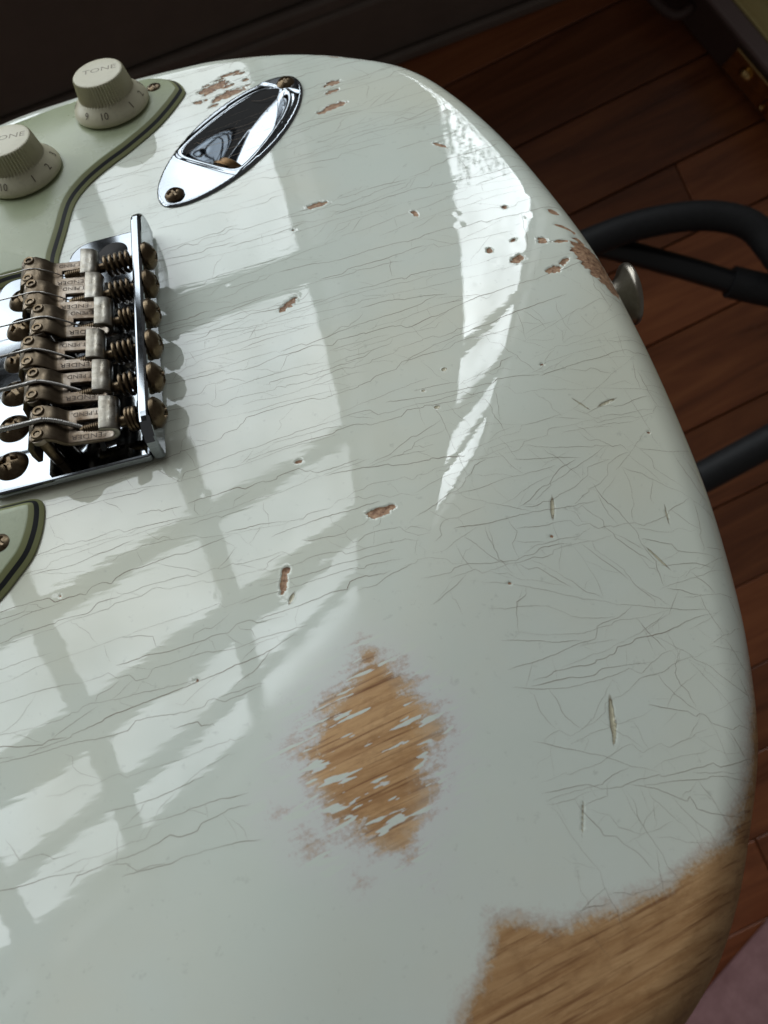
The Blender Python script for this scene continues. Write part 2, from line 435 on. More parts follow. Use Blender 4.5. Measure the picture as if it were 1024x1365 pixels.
OUT = [(152.6, -.2), (154.5, -27), (154.8, -50.7), (154, -70), (151.3, -90.6), (147.9, -106), (142.8, -121.3), (135.3, -134.8), (127.2, -147), (117.8, -157),
       (105, -165), (85, -170.5), (60, -172), (30, -168), (0, -158), (-30, -144), (-60, -132), (-90, -126), (-120, -127), (-150, -134), (-185, -143), (-220, -146),
       (-255, -138), (-275, -122), (-280, -104), (-270, -92), (-250, -84), (-225, -74), (-204, -55), (-198, -28), (-198, 0), (-195, 28), (-182, 42), (-172, 60), (-176, 80), (-190, 97),
       (-212, 110), (-226, 122), (-222, 136), (-200, 141), (-160, 134), (-130, 125), (-100, 118), (-70, 117), (-40, 122), (-10, 132), (10, 135), (28, 137), (50, 136.8), (66.4, 134.8),
       (92.4, 125.7), (116, 109.9), (128.1, 95.8), (137.1, 74.9), (143.9, 50.8), (148.8, 24.8)]
outline = resample(catmull(OUT, 1.0), .75)
RO = 8.5
CN = np.array([.821, -.571]); COFF, CW, CS = 119.5, 14.0, .265
def contour(P):
    u = P @ CN - COFF
    return -CS * (np.sqrt(u * u + CW * CW) + u) / 2
def edge_drop(t):
    t = np.clip(t, 0, RO); return -(RO - np.sqrt(np.maximum(RO * RO - (RO - t) ** 2, 0)))
tang = np.roll(outline, -2, axis=0) - np.roll(outline, 2, axis=0)
tang /= np.linalg.norm(tang, axis=1)[:, None]
nrm_in = np.c_[tang[:, 1], -tang[:, 0]]
if not inside(outline, (outline[:1] + nrm_in[:1] * 3))[0]: nrm_in = -nrm_in
NR = 18
angs = np.linspace(math.pi / 2, 0, NR + 1)       # pi/2 = side wall, 0 = flat top
rings2 = [outline + nrm_in * (RO * (1 - math.sin(a))) for a in angs]
inner = rings2[-1]

# chips: cx, cy, rx, ry, angle
CHIPS = [(84.2, 41, 3.3, .95, 3), (109.3, 27.2, .9, 1.5, 20), (70.9, 4.9, 3.4, 1.0, 38), (122.7, 53.5, 2.5, .6, -48), (81.8, -62.4, 3.1, 1.05, 6),
         (59.3, -73.6, 3.1, .8, 78), (60, -71, 1.0, .9, 0), (66.7, -44.7, 1.0, .45, 10), (130.1, 1, 1.9, 1.2, 35), (137.6, -5, 2.5, 1.1, 12), (141, -3, 1.5, .7, 30), (124.3, 6.4, .8, .9, 0), (138, 5.6, 1.0, 1.4, 30),
         (144.1, 15.5, 1.7, 1.0, -45), (145.3, 8.5, 3.0, .55, -40), (142.5, 4.0, 2.4, .5, -12), (132.5, 21, .7, .6, 0), (131, 8, .8, .4, 20), (148.9, -5.0, 9.8, 3.5, -75), (146.6, -1.5, 3.6, 2.0, -60), (154.2, -20, 3.0, .7, -72), (148, -9, 1.2, .8, 0),
         (98.4, 98.3, 2.9, 1.3, 5), (97.6, 94.0, 2.4, .9, 10), (96.9, 85.8, 4.2, 1.2, 12), (92.5, 84.0, 1.6, .9, 0),
         (133.5, 82.5, 6.5, 1.5, -62), (131, 88, 3, .8, -60), (108, 111.5, 5.0, .9, -32), (101.5, 114.5, 4.0, .8, -30), (78, 130.5, 13, 1.5, -17), (66, 134, 10, 1.3, -10), (90, 126, 6, .9, -22),
         (143.9, -54.5, .4, .3, 0), (12, -64, .35, .3, 0), (115, -75.5, .3, .3, 0), (103.6, -84, .35, .3, 0), (126, -33, .4, .35, 0), (40, -90, .3, .3, 0), (76, 33, .3, .3, 0)]
crng = random.Random(23)
for i in range(30):                                # speckled wear between pickguard tip and jack
    a = crng.random() * 6.28; r = crng.random() ** .6
    CHIPS.append((63 + 9.5 * r * math.cos(a), 111.5 + 8.5 * r * math.sin(a) + 2.2 * math.cos(a), crng.uniform(.3, 2.6), crng.uniform(.2, .8), crng.uniform(-5, 25)))
CHIPS += [(60, 113.5, 5.5, 1.7, 12), (65, 107.5, 5.0, 1.8, 10), (66, 119, 4, .8, 10)]
NICKS = [(117.1, -69.2, 2.2, .34, 74), (115.0, -112.6, 3.2, .42, 76), (114.5, -115.6, 2.0, .22, 64), (135.1, -83.5, 2.6, .20, -60), (140.6, -74.3, 2.0, .16, 82), (137.2, -45.6, 2.2, .32, 18), (131.4, -45.2, 1.9, .16, -50),
         (103.9, -28.7, .6, .45, 0), (99.8, -39, .6, .4, 0), (97.8, -33.5, .4, .3, 0), (104, -128.5, 3.0, .14, 70), (60.5, -77.5, 1.2, .35, 60)]
def spot_field(P, spots, rag, base=-2.0):
    out = np.full(len(P), base)
    for s, (cx, cy, rx, ry, an) in enumerate(spots):
        R_ = max(rx, ry) * 1.6 + .8
        k = np.where((np.abs(P[:, 0] - cx) < R_) & (np.abs(P[:, 1] - cy) < R_))[0]
        if not len(k): continue
        a = math.radians(an); d = P[k] - (cx, cy)
        u = (d[:, 0] * math.cos(a) + d[:, 1] * math.sin(a)) / rx; w = (-d[:, 0] * math.sin(a) + d[:, 1] * math.cos(a)) / ry
        e = 1 - np.sqrt(u * u + w * w)
        nz = np.array([noise.noise(Vector((p[0] * .75, p[1] * 1.1, s * 3.1))) * .9 + noise.noise(Vector((p[0] * 2.1, p[1] * 2.6, s * 1.7))) * .5 for p in P[k]])
        out[k] = np.maximum(out[k], e + nz * rag)
    return out
DINGS = [(crng.uniform(116, 143), crng.uniform(-14, 30), crng.uniform(.6, 1.6), crng.uniform(.008, .035)) for _ in range(17)] + [(crng.uniform(10, 140), crng.uniform(-110, 110), crng.uniform(.5, 1.6), crng.uniform(.004, .014)) for _ in range(34)]
# worn areas
PATCH = np.array([(73.0, -91.5), (77.5, -95.5), (82.5, -104.5), (81.5, -112.5), (79.5, -118.5), (72.5, -128), (66.5, -125.5), (61.5, -121.5), (57.2, -108.5), (62.5, -101.5)], float)
BARE = np.array([(164, -86), (151, -99), (142.5, -116), (135.8, -128.5), (128.5, -136), (115.5, -141), (106, -142.5), (96, -143.5), (84.5, -140.5), (81, -148), (74, -154.5), (62, -175), (90, -190), (150, -170), (170, -120)], float)
SPOTS = [(52.5, -117, .4), (57, -123.5, 1.2), (75.5, -134, -.5), (64.5, -131, .1)]
def wear_field(P):
    sd = np.full(len(P), -60.0)
    k = np.where((P[:, 0] > 10) & (P[:, 0] < 170) & (P[:, 1] < -50))[0]
    if len(k):
        Q = P[k]; best = np.full(len(k), -60.0)
        for poly, soft in ((PATCH, 1.0), (BARE, 1.0)):
            d = seg_dist(poly, Q); best = np.maximum(best, np.where(inside(poly, Q), d, -d) * soft)
        for cx, cy, r in SPOTS: best = np.maximum(best, r - np.linalg.norm(Q - (cx, cy), axis=1) * 1.0 - .6)
        sd[k] = best
    return sd
def flaky_field(P):
    return np.exp(-(((P[:, 0] - 72) / 26) ** 2 + ((P[:, 1] + 112) / 22) ** 2) ** 2)

def build_body():
    pts = []
    vis = np.mgrid[-24:158:1.3, -176:146:1.3].reshape(2, -1).T
    hid = np.mgrid[-282:-24:5.0, -150:146:5.0].reshape(2, -1).T
    for s in CHIPS + NICKS:
        R_ = max(s[2], s[3]) * 1.35 + .5
        st = .32 if R_ < 6 else .5
        g = np.mgrid[s[0] - R_:s[0] + R_:st, s[1] - R_:s[1] + R_:st].reshape(2, -1).T
        a = math.radians(s[4]); d = g - (s[0], s[1])
        u = d[:, 0] * math.cos(a) + d[:, 1] * math.sin(a); w = -d[:, 0] * math.sin(a) + d[:, 1] * math.cos(a)
        pts.append(g[(np.abs(u) < s[2] * 1.35 + .5) & (np.abs(w) < s[3] * 1.6 + .5)])
    for cx, cy, r, d in DINGS: pts.append(np.mgrid[cx - 2.2 * r:cx + 2.2 * r:.42, cy - 2.2 * r:cy + 2.2 * r:.42].reshape(2, -1).T)
    dense = np.vstack(pts)
    key = np.round(dense / .3).astype(int); _, ix = np.unique(key, axis=0, return_index=True); dense = dense[ix]
    allp = np.vstack([vis, hid, dense])
    coarse = inner[::3]
    ok = inside(coarse, allp); allp = allp[ok]
    # keep clear of the inner ring
    near = np.zeros(len(allp), bool)
    grid = {}
    for q in inner: grid.setdefault((int(q[0] // 2), int(q[1] // 2)), []).append(q)
    for i, p in enumerate(allp):
        cx, cy = int(p[0] // 2), int(p[1] // 2)
        for a in (-1, 0, 1):
            for b in (-1, 0, 1):
                for q in grid.get((cx + a, cy + b), ()):
                    if (q[0] - p[0]) ** 2 + (q[1] - p[1]) ** 2 < .36: near[i] = True
    allp = allp[~near]
    n0 = len(inner)
    V2 = [Vector(p) for p in np.vstack([inner, allp])]
    res = delaunay_2d_cdt(V2, [], [list(range(n0))], 1, 1e-5)
    vo, fo, orig = res[0], res[2], res[3]
    xy = np.array([(q.x, q.y) for q in vo])
    top_n = len(xy)
    ring_index = {}
    for i, o in enumerate(orig):
        for k in o:
            if k < n0: ring_index[k] = i
    # orient faces upwards; leave the routed hole under the jack plate open
    faces = []
    jr = xy - (63.6, 82.0); ja = math.radians(47.6)
    ju = jr[:, 0] * math.cos(ja) + jr[:, 1] * math.sin(ja); jv = jr[:, 0] * math.sin(ja) - jr[:, 1] * math.cos(ja)
    hole = (ju / 31.0) ** 2 + (jv / 13.2) ** 2 < 1
    for fc in fo:
        if all(hole[t] for t in fc): continue
        a, b, c = xy[fc[0]], xy[fc[1]], xy[fc[2]]
        if (b[0] - a[0]) * (c[1] - a[1]) - (b[1] - a[1]) * (c[0] - a[0]) < 0: fc = list(reversed(fc))
        faces.append(tuple(fc))
    XY = [xy]; Z = [contour(xy)]
    chip = [spot_field(xy, CHIPS, .55)]; nick = [spot_field(xy, NICKS, .22)]
    idx = [np.array([ring_index.get(k, 0) for k in range(n0)])]
    base = top_n
    for j in range(NR - 1, -1, -1):
        q = rings2[j]; XY.append(q); Z.append(contour(q) - RO * (1 - math.cos(angs[j])))
        chip.append(spot_field(q, CHIPS, .55)); nick.append(np.full(len(q), -2.0))
        idx.append(np.arange(base, base + n0)); base += n0
    # lower side and back edge
    for ins, z in ((0, -26.0), (0, -33.0), (1.5, -38), (4.0, -42), (8, -44.2), (11, -44.5)):
        q = outline + nrm_in * ins; XY.append(q); Z.append(np.minimum(np.full(n0, z), contour(outline) - RO - .4 * (33 - abs(z) if z > -33 else 0) - .3))
        if z <= -33: Z[-1] = np.full(n0, z)
        chip.append(np.full(n0, -2.0)); nick.append(np.full(n0, -2.0)); idx.append(np.arange(base, base + n0)); base += n0
    ccw = sum(outline[i - 1][0] * outline[i][1] - outline[i][0] * outline[i - 1][1] for i in range(n0)) > 0
    for a, b in zip(idx[:-1], idx[1:]):
        for k in range(n0):
            k2 = (k + 1) % n0
            fq = (a[k], b[k], b[k2], a[k2]) if ccw else (a[k], a[k2], b[k2], b[k])
            faces.append(tuple(int(t) for t in fq))
    faces.append(tuple(int(t) for t in (reversed(idx[-1]) if ccw else idx[-1])))
    XY = np.vstack(XY); Z = np.concatenate(Z); chip = np.concatenate(chip); nick = np.concatenate(nick)
    Z = Z - .32 * np.clip((chip + .02) / .12, 0, 1) - .25 * np.clip(nick / .3, 0, 1) + .03 * np.exp(-((chip + .12) / .10) ** 2)
    for cx, cy, r, d in DINGS: Z = Z - d * np.exp(-((XY[:, 0] - cx) ** 2 + (XY[:, 1] - cy) ** 2) / (r * r))
    o = mkobj('body', np.c_[XY, Z].tolist(), faces, M['body'], guitar, True)
    me = o.data
    for nm, arr in (('chip', chip), ('nick', nick), ('wear', wear_field(XY)), ('flaky', flaky_field(XY))):
        at = me.attributes.new(nm, 'FLOAT', 'POINT'); at.data.foreach_set('value', np.ascontiguousarray(arr, dtype=np.float32))
    return o
body = build_body()
body['label'] = 'pale green white body with lacquer worn to bare wood at the forearm'

# ---- lacquer cracks: hair-thin checks along the grain, a looser net on the forearm slope
def build_cracks():
    R_ = random.Random(3)
    segs = []                                        # list of (points, widths)
    def ok(p):
        x, y = p
        if x < -22 or x > 158 or y > 142 or y < -176: return False
        return True
    def blocked(x, y):
        u = .821 * x - .571 * y + 3
        if y < -70 and ((x - 72) / 24) ** 2 + ((y + 112) / 30) ** 2 < 1: return True
        if y < -122 and x < 95: return True
        if u > 130 and x < 98: return True
        if u > 112 and x < 92: return R_.random() < .12
        if y < -146 + (x - 110) * .5 and x > 90: return True
        return False
    CELL = 1.05
    occ = {}
    def hit(x, y, me_, age):
        if age <= 4: return False
        kx, ky = int(x // CELL), int(y // CELL)
        for a in (-1, 0, 1):
            for b in (-1, 0, 1):
                for px, py, o in occ.get((kx + a, ky + b), ()):
                    if o != me_ and (px - x) ** 2 + (py - y) ** 2 < .26: return True
        return False
    def grow(x, y, ang, L, wob, jag, me_):
        pts = [(x, y)]; sl = 0; ph = R_.random() * 100; j = 0; off = 0; age = 0
        while sl < L:
            st = R_.uniform(.42, .75)
            drift = noise.noise(Vector((sl * .03, ph, 0))) * wob + noise.noise(Vector((sl * .22, ph, 5))) * wob * 1.1
            if j <= 0 and R_.random() < jag: j = R_.randint(1, 4); off = R_.choice((-1, 1)) * R_.uniform(.35, 1.0)
            if j > 0: j -= 1
            else: off = 0
            a_ = ang + drift + off + R_.gauss(0, .12)
            x += st * math.cos(a_); y += st * math.sin(a_); sl += st; age += 1
            if not ok((x, y)) or blocked(x, y): break
            pts.append((x, y))
            if hit(x, y, me_, age): break
        for p in pts: occ.setdefault((int(p[0] // CELL), int(p[1] // CELL)), []).append((p[0], p[1], me_))
        return pts
    def add(pts, w0):
        if len(pts) < 5: return
        n = len(pts); ph2 = R_.random() * 50
        segs.append((pts, [w0 * (min(1, k / 5 + .25) * min(1, (n - 1 - k) / 6 + .2)) * (.45 + .95 * abs(noise.noise(Vector((k * .07, ph2, 2))) + .35)) for k in range(n)]))
    cid = [0]; starts = []
    def crack(x, y, ang, L, wob, jag, w0):
        cid[0] += 1
        if blocked(x, y) or not ok((x, y)) or (int(x // CELL), int(y // CELL)) in occ: return
        A1 = grow(x, y, ang, L * R_.uniform(.2, .8), wob, jag, cid[0]); B1 = grow(x, y, ang + math.pi, L * R_.uniform(.2, .8), wob, jag, cid[0])
        pts = list(reversed(B1))[:-1] + A1
        add(pts, w0); starts.extend((q[0], q[1], ang) for q in pts[3:-3:6])
    def slope_zone(x, y): return max(0.0, min(1.0, (x - y * .42 - 100) / 44))       # 0: flat top, 1: forearm slope by the tail
    def tone(x, y, w): return w * (1 - .25 * slope_zone(x, y))
    for i in range(420):                                # main checks along the grain
        x, y = R_.uniform(-18, 150), R_.uniform(-128, 136); z_ = slope_zone(x, y)
        if z_ > .5 and R_.random() < .45: continue
        crack(x, y, R_.gauss(.06, .05 + .22 * z_), R_.choice((R_.uniform(15, 45), R_.uniform(45, 150))) * (1 - .45 * z_), .17, R_.choice((.01, .03, .07)), tone(x, y, R_.choice((.045, .055, .07, .09, .12))))
    for i in range(300):                                # loose checks in every direction on the slope
        x, y = R_.uniform(86, 156), R_.uniform(-150, -20); z_ = slope_zone(x, y)
        if R_.random() > z_: continue
        crack(x, y, R_.choice((R_.gauss(.15, .3), R_.gauss(.15, .3), R_.gauss(-1.1, .3), R_.gauss(1.75, .35))), R_.uniform(70, 150), .40, .04, R_.choice((.035, .045, .06, .08)))
    R_.shuffle(starts)
    for x, y, ang in starts[:760]:                      # short branches running from one check to the next
        z_ = slope_zone(x, y)
        sgn = R_.choice((-1, 1)); a_ = ang + sgn * (R_.uniform(.25, .8) if R_.random() < .7 - .4 * z_ else R_.uniform(.8, 1.6)) + R_.choice((0, math.pi))
        cid[0] += 1
        add(grow(x, y, a_, R_.uniform(3, 13 + 25 * z_), .38, .06, cid[0]), tone(x, y, R_.choice((.035, .05, .065))))
    # to ribbons on the surface
    allp = np.array([p for s in segs for p in s[0]], float)
    cols_ = outline[::4]
    ins = inside(cols_, allp); t = seg_dist(cols_, allp)
    z = contour(allp) + edge_drop(t)
    good = ins & (t > 2.2)
    v, f = [], []; i = 0
    for pts, ws in segs:
        n = len(pts); prev = None
        for k in range(n):
            p = Vector(pts[k]); a = Vector(pts[max(k - 1, 0)]); b = Vector(pts[min(k + 1, n - 1)])
            d = (b - a); d = d.normalized() if d.length > 1e-6 else Vector((1, 0)); pe = Vector((-d.y, d.x)) * ws[k] * .5
            if not good[i]: prev = None; i += 1; continue
            zz = z[i] + .022
            base = len(v); v += [(p.x - pe.x, p.y - pe.y, zz), (p.x + pe.x, p.y + pe.y, zz)]
            if prev is not None: f.append((prev, base, base + 1, prev + 1))
            prev = base; i += 1
    o = mkobj('finish_crack', v, f, M['crack'], body, True)
    o['kind'] = 'stuff'
    return o
build_cracks()

# ---- screws
def phillips(radius, height, cross=.58, depth=.45, rings=15, n=72, under=0.6):
    v, f = [(0, 0, height - depth * height)], []
    for i in range(1, rings + 1):
        r = radius * i / rings
        for k in range(n):
            a = 2 * math.pi * k / n; x, y = r * math.cos(a), r * math.sin(a)
            z = height * math.sqrt(max(0, 1 - (r / radius) ** 2 * .97)) if r < radius else 0
            z = height * (1 - (r / radius) ** 2.4) if r < radius else 0
            w = radius * .21
            arm = min(abs(x), abs(y)); L = max(abs(x), abs(y))
            if L < radius * cross and arm < w * (1.0 - .35 * L / (radius * cross)): z -= depth * height * (1 - .5 * L / (radius * cross))
            v.append((x, y, z))
    for k in range(n): f.append((0, 1 + k, 1 + (k + 1) % n))
    for i in range(rings - 1):
        for k in range(n):
            a = 1 + i * n + k; b = 1 + i * n + (k + 1) % n; f.append((a, a + n, b + n, b))
    b0 = len(v)
    for k in range(n):
        a = 2 * math.pi * k / n; v.append((radius * .96 * math.cos(a), radius * .96 * math.sin(a), -under))
    last = 1 + (rings - 1) * n
    for k in range(n): f.append((last + k, b0 + k, b0 + (k + 1) % n, last + (k + 1) % n))
    me = bpy.data.meshes.new('screw_head'); me.from_pydata([tuple(c * MM for c in q) for q in v], [], f)
    me.materials.append(M['bronze']); me.polygons.foreach_set('use_smooth', [True] * len(f)); me.update(); me.set_sharp_from_angle(angle=math.radians(48))
    return me
screw_big = phillips(4.1, 2.3); screw_mid = phillips(3.0, 1.5, .62, .6); screw_small = phillips(2.3, .7, .62, 1.0); screw_int = phillips(3.7, 2.1, .5, .45, under=.9)

# ---- pickguard (three plies showing on the bevelled edge)
PG = [(49.9, 112.0), (42.1, 99.8), (32.3, 89.9), (23.5, 82.8), (17.5, 76.5), (13.3, 68.8), (11.0, 56.6), (9.2, 47.0), (8.4, 41.8), (4.5, 40.3), (-5.5, 40.1), (-8.5, 38.6), (-9.5, 34), (-9.5, 0), (-9.5, -30), (-8.3, -35.2), (-5, -36.6), (0, -36.9), (4.6, -37.0), (7.0, -38.0),
      (7.9, -40.6), (7.8, -45.1), (6.9, -49.6), (5.5, -53.2), (2.5, -57.3), (-1.1, -61.5), (-12, -72), (-30, -86), (-60, -98), (-100, -104), (-150, -108), (-200, -118), (-235, -120), (-245, -108), (-225, -92),
      (-195, -62), (-168, -30), (-168, 30), (-160, 55), (-150, 72), (-165, 95), (-170, 112), (-150, 116), (-110, 106), (-70, 104), (-40, 110), (-12, 119.6), (14, 125.0), (33, 127.2), (41, 126.6), (47.5, 122.6), (50.4, 116.5)]
pgo = resample(catmull(PG, .8), .9)
pt = np.roll(pgo, -2, axis=0) - np.roll(pgo, 2, axis=0); pt /= np.linalg.norm(pt, axis=1)[:, None]
pin = np.c_[pt[:, 1], -pt[:, 0]]
if not inside(pgo, pgo[:1] + pin[:1] * 1.5)[0]: pin = -pin
def build_guard():
    prof = [(0, .05), (0.05, .35), (.85, .95), (1.75, 1.55), (2.75, 2.25), (3.1, 2.4)]
    fm_of = [1, 1, 2, 1, 0]
    v, f, fm = [], [], []; n = len(pgo)
    ccw = sum(pgo[i - 1][0] * pgo[i][1] - pgo[i][0] * pgo[i - 1][1] for i in range(n)) > 0
    for ins, z in prof:
        q = pgo + pin * ins; v += [(a, b, z) for a, b in q]
    for j in range(len(prof) - 1):
        for k in range(n):
            k2 = (k + 1) % n; a, b, c, d = j * n + k, j * n + k2, (j + 1) * n + k2, (j + 1) * n + k
            f.append((a, b, c, d) if ccw else (d, c, b, a)); fm.append(fm_of[j])
    last = [(len(prof) - 1) * n + k for k in range(n)]
    f.append(tuple(last if ccw else reversed(last))); fm.append(0)
    return mkobj('pickguard', v, f, [M['mint'], M['mint_edge'], M['black_ply']], guitar, True, fmat=fm, sharp=28)
guard = build_guard(); guard['label'] = 'mint green pickguard with a black middle ply'
for x, y, r in ((40.9, 118.0, 20), (-.9, -48.6, 55), (-60, -92, 10), (-140, -101, 40), (-232, -112, 70), (-162, 105, 15), (-60, 100, 33)):
    inst('guard_screw', screw_small, guard, (x, y, 2.55), Matrix.Rotation(math.radians(r), 3, 'Z'))

# ---- knobs
def build_knob(cx, cy, a10, word, word_rot, word_dx=0):
    n = 324; ribs = 54
    prof = [(11.4, 0.0, 0), (12.35, .35, 0), (12.45, .9, 0), (12.15, 1.8, 0), (11.3, 2.9, 0), (10.3, 3.9, 0), (9.55, 4.55, 0), (9.25, 4.95, 0), (9.15, 5.3, 1), (8.75, 8.0, 1), (8.35, 10.7, 1), (8.2, 11.05, .35), (7.85, 11.3, 0), (7.3, 11.38, 0), (4, 11.38, 0)]
    v, f = [], []
    for r, z, rb in prof:
        for k in range(n):
            a = 2 * math.pi * k / n; rr = r - rb * .95 * (0.5 - .5 * math.cos(2 * math.pi * k / n * ribs)); v.append((rr * math.cos(a), rr * math.sin(a), z))
    for i in range(len(prof) - 1):
        for k in range(n):
            a = i * n + k; b = i * n + (k + 1) % n; f.append((a, b, b + n, a + n))
    f.append(tuple(reversed(range(n)))); f.append(tuple((len(prof) - 1) * n + k for k in range(n)))
    o = mkobj('tone_knob', v, f, M['knob'], guitar, True, sharp=60)
    o.location = Vector((cx, cy, 2.75)) * MM
    # numerals round the skirt
    sl = math.atan2(2.1, 1.85)                         # slope of the skirt
    for i, s in enumerate(['10', '1', '2', '3', '4', '5', '6', '7', '8', '9']):
        a = math.radians(a10 + i * 32.7 + (0 if i == 0 else 18))
        if s == '9': a = math.radians(a10 - 33)
        me = font_mesh(s, 3.0 * MM); me.materials.append(M['ink'])
        rad = Vector((math.cos(a), math.sin(a), 0)); zz = Vector((0, 0, 1))
        nrm = (rad * math.sin(sl) + zz * math.cos(sl)).normalized(); upv = (-rad * math.cos(sl) + zz * math.sin(sl)).normalized(); right = upv.cross(nrm)
        R3 = Matrix((right, upv, nrm)).transposed()
        inst('numeral', me, o, tuple(rad * 11.02 + zz * 3.2 + nrm * .10), R3)
    me = font_mesh(word, 3.3 * MM); me.materials.append(M['ink_gold'])
    for vv in me.vertices: vv.co.x *= 1.25
    R3 = Matrix.Rotation(math.radians(word_rot), 3, 'Z')
    inst('embossed_word', me, o, (.6 + word_dx, 1.2, 11.40), R3)
    return o
k = build_knob(26.99, 112.15, -98, 'TONE', -2); k['label'] = 'cream tone knob near the pickguard tip'
k = build_knob(-1.98, 87.45, -112, 'TONE', -4, .4); k['label'] = 'cream tone knob nearer the bridge'

# ---- jack plate
JC = np.array([63.6, 82.0]); JA = math.radians(47.6)
JU = np.array([math.cos(JA), math.sin(JA)]); JV = np.array([math.sin(JA), -math.cos(JA)])
def build_jack():
    HL, HW = 33.6, 15.0
    th = np.linspace(0, 2 * math.pi, 220, endpoint=False)
    cu, su = np.cos(th), np.sin(th)
    ol = np.c_[HL * cu, HW * np.sign(su) * np.abs(su) ** 1.12]
    ol = resample(ol, .7)
    def hw(u):
        s = np.clip((u + 12.5) / 39.0, 0, 1)
        return 11.3 * np.sqrt(np.maximum(0, 1 - s ** 2.1))
    def field(P):
        u, v = P[:, 0], P[:, 1] - .3
        e1 = u + 12.5; h = hw(u); e2 = (h - np.abs(v)) * np.where(u > 12, .8, .95); e2 = np.where(u > 26.5, -1, e2)
        k = 1.8
        e = -k * np.log(np.exp(-np.clip(e1, -20, 20) / k) + np.exp(-np.clip(e2, -20, 20) / k))
        dep = 1.0 + 13.0 * np.clip((26 - u) / 38.5, 0, 1) ** .9
        wl = 4.6
        s = np.clip((e + .8) / wl, 0, 1); s = s * s * (3 - 2 * s)
        do = seg_dist(ol, P)
        rim = np.clip(do / .8, 0, 1); zr = .55 * np.sqrt(np.maximum(0, 1 - (1 - rim) ** 2))
        # soft rolled lip round the opening
        lip = .30 * np.exp(-((e + 1.2) / 1.1) ** 2)
        return .1 + zr + lip - dep * s
    g = np.mgrid[-34:34:.5, -16:16:.5].reshape(2, -1).T
    g = g[inside(ol, g)]; g = g[seg_dist(ol, g) > .3]
    pts = np.vstack([ol, g]); n0 = len(ol)
    res = delaunay_2d_cdt([Vector(p) for p in pts], [], [list(range(n0))], 1, 1e-5)
    P = np.array([(q.x, q.y) for q in res[0]]); z = field(P)
    W2 = JC + P[:, :1] * JU + P[:, 1:] * JV
    F = []
    for fc in res[2]:
        a, b, c = (W2[t] for t in fc)
        F.append(tuple(fc) if (b[0] - a[0]) * (c[1] - a[1]) - (b[1] - a[1]) * (c[0] - a[0]) > 0 else tuple(reversed(fc)))
    o = mkobj('jack_plate', np.c_[W2, z].tolist(), F, M['chrome'], guitar, True)
    o['label'] = 'chrome boat shaped jack plate with a deep scoop'
    for u, v, r in ((-29.0, .3, 25), (29.3, .3, 5)):
        p = JC + JU * u + JV * v
        inst('jack_plate_screw', screw_mid, o, (p[0], p[1], 1.05), Matrix.Rotation(math.radians(r), 3, 'Z'))
    # the socket in the near wall of the scoop
    vv, ff = lathe([(2.6, -2), (2.6, 2.2), (3.2, 2.2), (4.6, 1.6), (4.9, .9), (4.9, -.4), (6.0, -.4), (6.0, -1.2)], 24, False, False)
    s = mkobj('jack_socket', vv, ff, M['socket'], o, True, sharp=35)
    d = Vector((JU[0], JU[1], .42)).normalized(); side = Vector((JV[0], JV[1], 0)); up = d.cross(side)
    m = Matrix((side, up, d)).transposed().to_4x4(); p = JC + JU * -7.4 + JV * 3.4; m.translation = Vector((p[0], p[1], -5.4)) * MM
    s.matrix_local = m
    return o
build_jack()

# ---- bridge
def plate_outline():
    pts = []
    def arc(cx, cy, r, a0, a1, n=8):
        for i in range(n + 1):
            a = math.radians(a0 + (a1 - a0) * i / n); pts.append((cx + r * math.cos(a), cy + r * math.sin(a)))
    arc(-1.5, -30.3, 5, 180, 270); pts.append((34.2, -35.3)); pts.append((34.2, 46.2)); arc(20.2, 39.2, 7, 90, 180); pts.append((13.2, 38.2)); arc(-1.5, 33.2, 5, 90, 180)
    return pts
def prism(name, pts, z0, z1, material, parent, bw=0, seg=2):
    n = len(pts); v = [(x, y, z0) for x, y in pts] + [(x, y, z1) for x, y in pts]
    f = [tuple(reversed(range(n))), tuple(range(n, 2 * n))] + [(k, (k + 1) % n, n + (k + 1) % n, n + k) for k in range(n)]
    o = mkobj(name, v, f, material, parent, False)
    if bw: bevel(o, bw * MM, seg, 30)
    return o
plate = prism('bridge_plate', plate_outline(), .5, 2.9, M['chrome'], guitar, .7, 3)
plate['label'] = 'chrome bridge plate with a raised rear flange'
# rear flange with rounded ends
def flange():
    prof = []
    y0, y1, zt, r = -35.3, 46.2, 10.6, 6.5
    prof.append((y0, .5))
    for i in range(9):
        a = math.pi - (math.pi / 2) * i / 8; prof.append((y0 + r + r * math.cos(a), zt - r + r * math.sin(a)))
    for i in range(9):
        a = math.pi / 2 - (math.pi / 2) * i / 8; prof.append((y1 - r + r * math.cos(a), zt - r + r * math.sin(a)))
    prof.append((y1, .5)); n = len(prof)
    v = [(34.25, y, z) for y, z in prof] + [(37.1, y, z) for y, z in prof]
    f = [tuple(reversed(range(n))), tuple(range(n, 2 * n))] + [(k, (k + 1) % n, n + (k + 1) % n, n + k) for k in range(n)]
    o = mkobj('rear_flange', v, f, M['chrome'], plate, False); bevel(o, .8 * MM, 3, 40); return o
flange()
vv, ff = lathe([(4.2, 0), (4.2, .03)], 32); o = mkobj('arm_hole', vv, ff, M['dark'], plate, True); o.location = Vector((26.2, 38.6, 2.905)) * MM
for i in range(6):
    inst('mounting_screw', screw_big, plate, (1.0, 28.2 - 11.27 * i, 2.95), Matrix.Rotation(math.radians((20, 50, 75, 33, 62, 10)[i]), 3, 'Z'))
Ys = [27.0, 16.7, 6.2, -4.35, -14.95, -26.6]
Xs = [8.0, 9.5, 12.0, 10.0, 11.4, 12.8]
Zs = [0.0, .7, 1.2, 1.2, .8, .2]
RY = Matrix(((0, 0, 1), (0, 1, 0), (-1, 0, 0)))          # z axis -> +x
